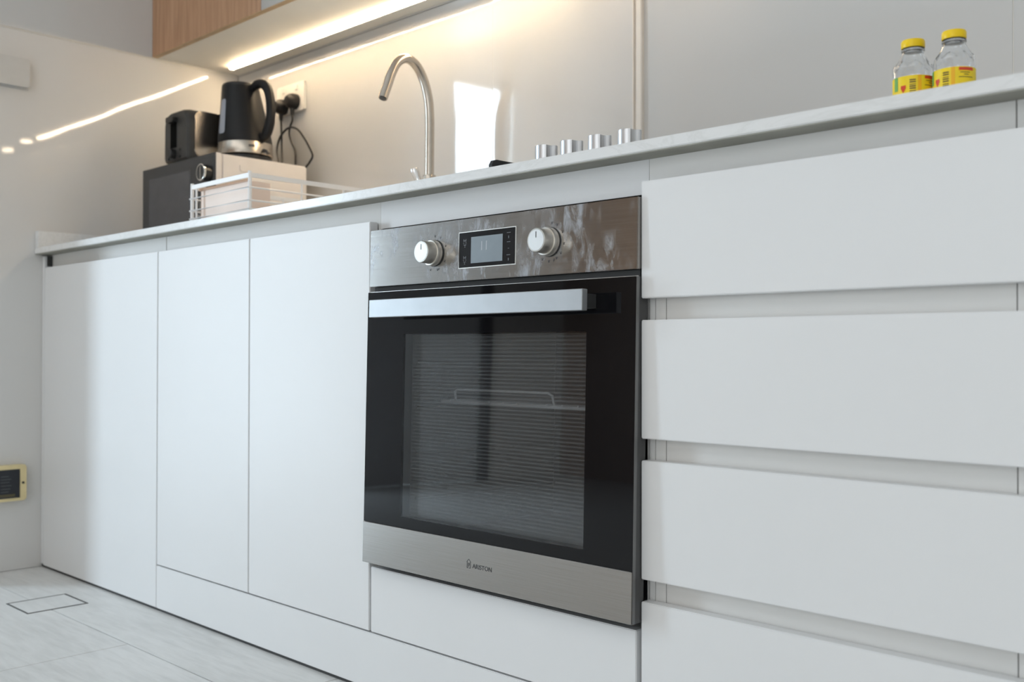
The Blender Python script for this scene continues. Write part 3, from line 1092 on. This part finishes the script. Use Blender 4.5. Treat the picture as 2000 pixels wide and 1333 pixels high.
def hob_knob(x, y_):
    pts = []
    R_, n_ = .0180, 48
    for i in range(n_):
        a = 2 * math.pi * i / n_
        px, py = R_ * math.cos(a), R_ * math.sin(a)
        for sgn, ang in ((1, -12), (1, 168)):
            bxc, byc = .0215 * math.cos(math.radians(ang)), .0215 * math.sin(math.radians(ang))
            dd_ = math.hypot(px - bxc, py - byc)
            if dd_ < .0095:
                f_ = .0095 / max(dd_, 1e-5)
                px, py = bxc + (px - bxc) * f_, byc + (py - byc) * f_
                # push inward only
                if math.hypot(px, py) > R_:
                    ux, uy = -math.cos(math.radians(ang)), -math.sin(math.radians(ang))
                    px, py = bxc + ux * .0095 * .999, byc + uy * .0095 * .999
        pts.append((x + px, y_ + py))
    bm = bmesh.new()
    lathe(bm, [(.0210, .9008), (.0210, .9050), (.0180, .9070)], (x, y_, 0), 32)
    base = link('knob', bm, 'hob_knob', hob)
    bm = bmesh.new()
    # scooped grip built from two half profiles
    grip = []
    for i in range(60):
        a = 2 * math.pi * i / 60
        rr = .0180
        for ang in (-20, 160):
            da = (math.degrees(a) - ang + 180) % 360 - 180
            if abs(da) < 30:
                # ray/circle: distance along the ray to the near side of the scoop circle
                c_, rs = .0225, .0105
                bq = c_ * math.cos(math.radians(da))
                disc = rs * rs - (c_ * math.sin(math.radians(da))) ** 2
                if disc > 0:
                    rr = min(rr, bq - math.sqrt(disc))
        grip.append((x + rr * math.cos(a), y_ + rr * math.sin(a)))
    prism(bm, grip, 'z', .9072, .9350)
    link('knob_grip', bm, 'hob_knob', base)


for x in (.3565, .4100, .4660, .5230):
    hob_knob(x, .0720)

# ------------------------------------------------------------------ trunking on the back wall
tk = bmesh.new()
pts = [(.1170, WY - .0003), (.1170, WY - .0085), (.1178, WY - .0095), (.1196, WY - .0095), (.1204, WY - .0085), (.1204, WY - .0035), (.1262, WY - .0035),
       (.1262, WY - .0085), (.1280, WY - .0105), (.1400, WY - .0105), (.1420, WY - .0085), (.1420, WY - .0003)]
prism(tk, pts, 'z', .8950, 1.5035)
tag(link('cable_trunking', tk, 'trunk'), 'slim cream vertical cable trunking on the tiled back wall behind hob knobs', 'trunking')

# ------------------------------------------------------------------ boxes on the left wall
bt = thing('switch_box', 'pale grey plastic box high on the tiled left wall', 'box', (LX, -.15, 1.376))
b_ = bmesh.new()
prism(b_, rrect(-.260, -.0440, 1.3370, 1.4165, .004), 'x', LX + .0003, LX + .022)
bmesh.ops.bevel(b_, geom=[e_ for e_ in b_.edges if e_.verts[0].co.x > LX + .02 and e_.verts[1].co.x > LX + .02], offset=.0025, segments=2, affect='EDGES')
link('cover', b_, 'box_grey', bt)
bx('backplate', 'box_grey', bt, LX + .0002, LX + .004, -.263, -.0410, 1.3340, 1.4195, bev=.001)

nb = thing('notice_box', 'yellow framed dark notice box low on the left wall', 'box', (LX, -.15, .244))
b_ = bmesh.new()
prism(b_, rrect(-.260, -.0475, .1945, .2925, .006), 'x', LX + .0003, LX + .024)
bmesh.ops.bevel(b_, geom=[e_ for e_ in b_.edges if e_.verts[0].co.x > LX + .02 and e_.verts[1].co.x > LX + .02], offset=.003, segments=2, affect='EDGES')
link('frame', b_, 'yellow_frame', nb)
bx('notice_panel', 'notice', nb, LX + .0242, LX + .0255, -.250, -.0655, .2030, .2810)
b_ = bmesh.new()
for z, wd in ((.262, .02), (.254, .026), (.246, .022), (.237, .027), (.228, .024), (.220, .020)):
    box(b_, LX + .0255, LX + .0258, -.115, -.115 + wd, z, z + .002)
link('faded_lines', b_, 'notice_text', nb)['kind'] = 'stuff'
b_ = bmesh.new()
for z in (.2075, .2115):
    box(b_, LX + .0255, LX + .0258, -.20, -.078, z, z + .0018)
link('gold_lines', b_, 'notice_gold', nb)['kind'] = 'stuff'
mk('screw', 'dark_gap', nb, lathe, [(.0035, LX + .0242), (.0030, LX + .0262), (0, LX + .0264)], (0, -.0565, .2430), 12, 'x')

# ------------------------------------------------------------------ bottles
BX, BY, BZ = .9265, .1200, .8946
bo = thing('glass_bottle', 'clear glass bottle with yellow cap, the one nearer the hob', 'bottle', (BX, BY, BZ), 'small yellow capped bottles')


def bottle_glass(bm):
    prof = [(.0200, .0004), (.0228, .0030), (.0235, .0080), (.0235, .0615), (.0232, .0636), (.0225, .0654), (.0213, .0670), (.0200, .0681), (.0191, .0695), (.0172, .0738), (.0145, .0792), (.0132, .0818), (.0128, .0830), (.0126, .0893)]
    prof += [(max(.004, p_[0] - .0013), p_[1] + (.0022 if k_ < 2 else 0)) for k_, p_ in reversed(list(enumerate(prof)))]
    n = 48
    rings = []
    for rad, h in prof:
        ring = []
        for i in range(n):
            a = 2 * math.pi * i / n
            rr = rad
            if .061 < h < .081:
                rr *= 1 + .022 * math.cos(8 * a)
            hh = h + (.0016 * math.cos(8 * a) if .065 < h < .071 else 0)
            ring.append(bm.verts.new((BX + rr * math.cos(a), BY + rr * math.sin(a), BZ + hh)))
        rings.append(ring)
    for A, B in zip(rings, rings[1:]):
        for i in range(n):
            j = (i + 1) % n
            bm.faces.new((A[i], A[j], B[j], B[i]))
    bm.faces.new(rings[0][::-1])
    bm.faces.new(rings[-1])


mk('glass', 'bottle_glass', bo, bottle_glass)
mk('neck_ring', 'bottle_glass', bo, lathe, [(.0128, .0850), (.0138, .0855), (.0138, .0875), (.0128, .0880)], (BX, BY, BZ), 32)
cbm = bmesh.new()
lathe(cbm, [(.0110, .0890), (.0136, .0890), (.0140, .0898), (.0140, .0968), (.0130, .0988), (0, .0990)], (BX, BY, BZ), 40)
cap_o = link('cap', cbm, 'cap_yellow', bo)


def patch(bm, rad, a0, a1, z0, z1, n=None):
    n = n or max(2, int(abs(a1 - a0) / 6))
    A, B = [], []
    for i in range(n + 1):
        a = math.radians(a0 + (a1 - a0) * i / n)
        A.append(bm.verts.new((BX + rad * math.cos(a), BY + rad * math.sin(a), BZ + z0)))
        B.append(bm.verts.new((BX + rad * math.cos(a), BY + rad * math.sin(a), BZ + z1)))
    for i in range(n):
        bm.faces.new((A[i], A[i + 1], B[i + 1], B[i]))


# the wrap label; angles: -70 faces the camera
lb = bmesh.new()
patch(lb, .0240, -250, 60, .0150, .0508)
lbl = link('label', lb, 'label_yellow', bo)
lb = bmesh.new()
patch(lb, .0242, -84, -74, .0150, .0508)
link('orange_band', lb, 'label_orange', lbl)
lb = bmesh.new()
patch(lb, .0243, -64, -20, .0463, .0498)
patch(lb, .0243, -104, -93, .0170, .0215)
for aa, zz in ((-128.5, .037), (-121.5, .037)):
    patch(lb, .0243, aa - 4, aa + 4, zz - .0022, zz + .0022)
patch(lb, .0243, -130, -120, .0325, .0350)
patch(lb, .0243, -127, -123, .0305, .0327)
link('red_print', lb, 'label_red', lbl)['kind'] = 'stuff'
lb = bmesh.new()
for k in range(9):
    z = .0235 + k * .0026
    patch(lb, .0243, -107, -90, z, z + (.0016 if k % 3 else .0009))
for z, a0, a1 in ((.0435, -60, -32), (.0410, -50, -36), (.0380, -64, -22), (.0290, -28, -14)):
    patch(lb, .0243, a0, a1, z, z + .0008)
link('dark_print', lb, 'label_dark', lbl)['kind'] = 'stuff'
lb = bmesh.new()
patch(lb, .0243, -158, -143, .0340, .0508)
patch(lb, .0243, -250, 60, .0144, .0160)
link('green_print', lb, 'label_green', lbl)['kind'] = 'stuff'

b2 = copy_tree(bo)
b2['label'] = 'clear glass bottle with yellow cap, the one farther from the hob'
b2.location = (.9770, .1180, BZ)
b2.rotation_euler = (0, 0, math.radians(7))
bo.rotation_euler = (0, 0, math.radians(30))
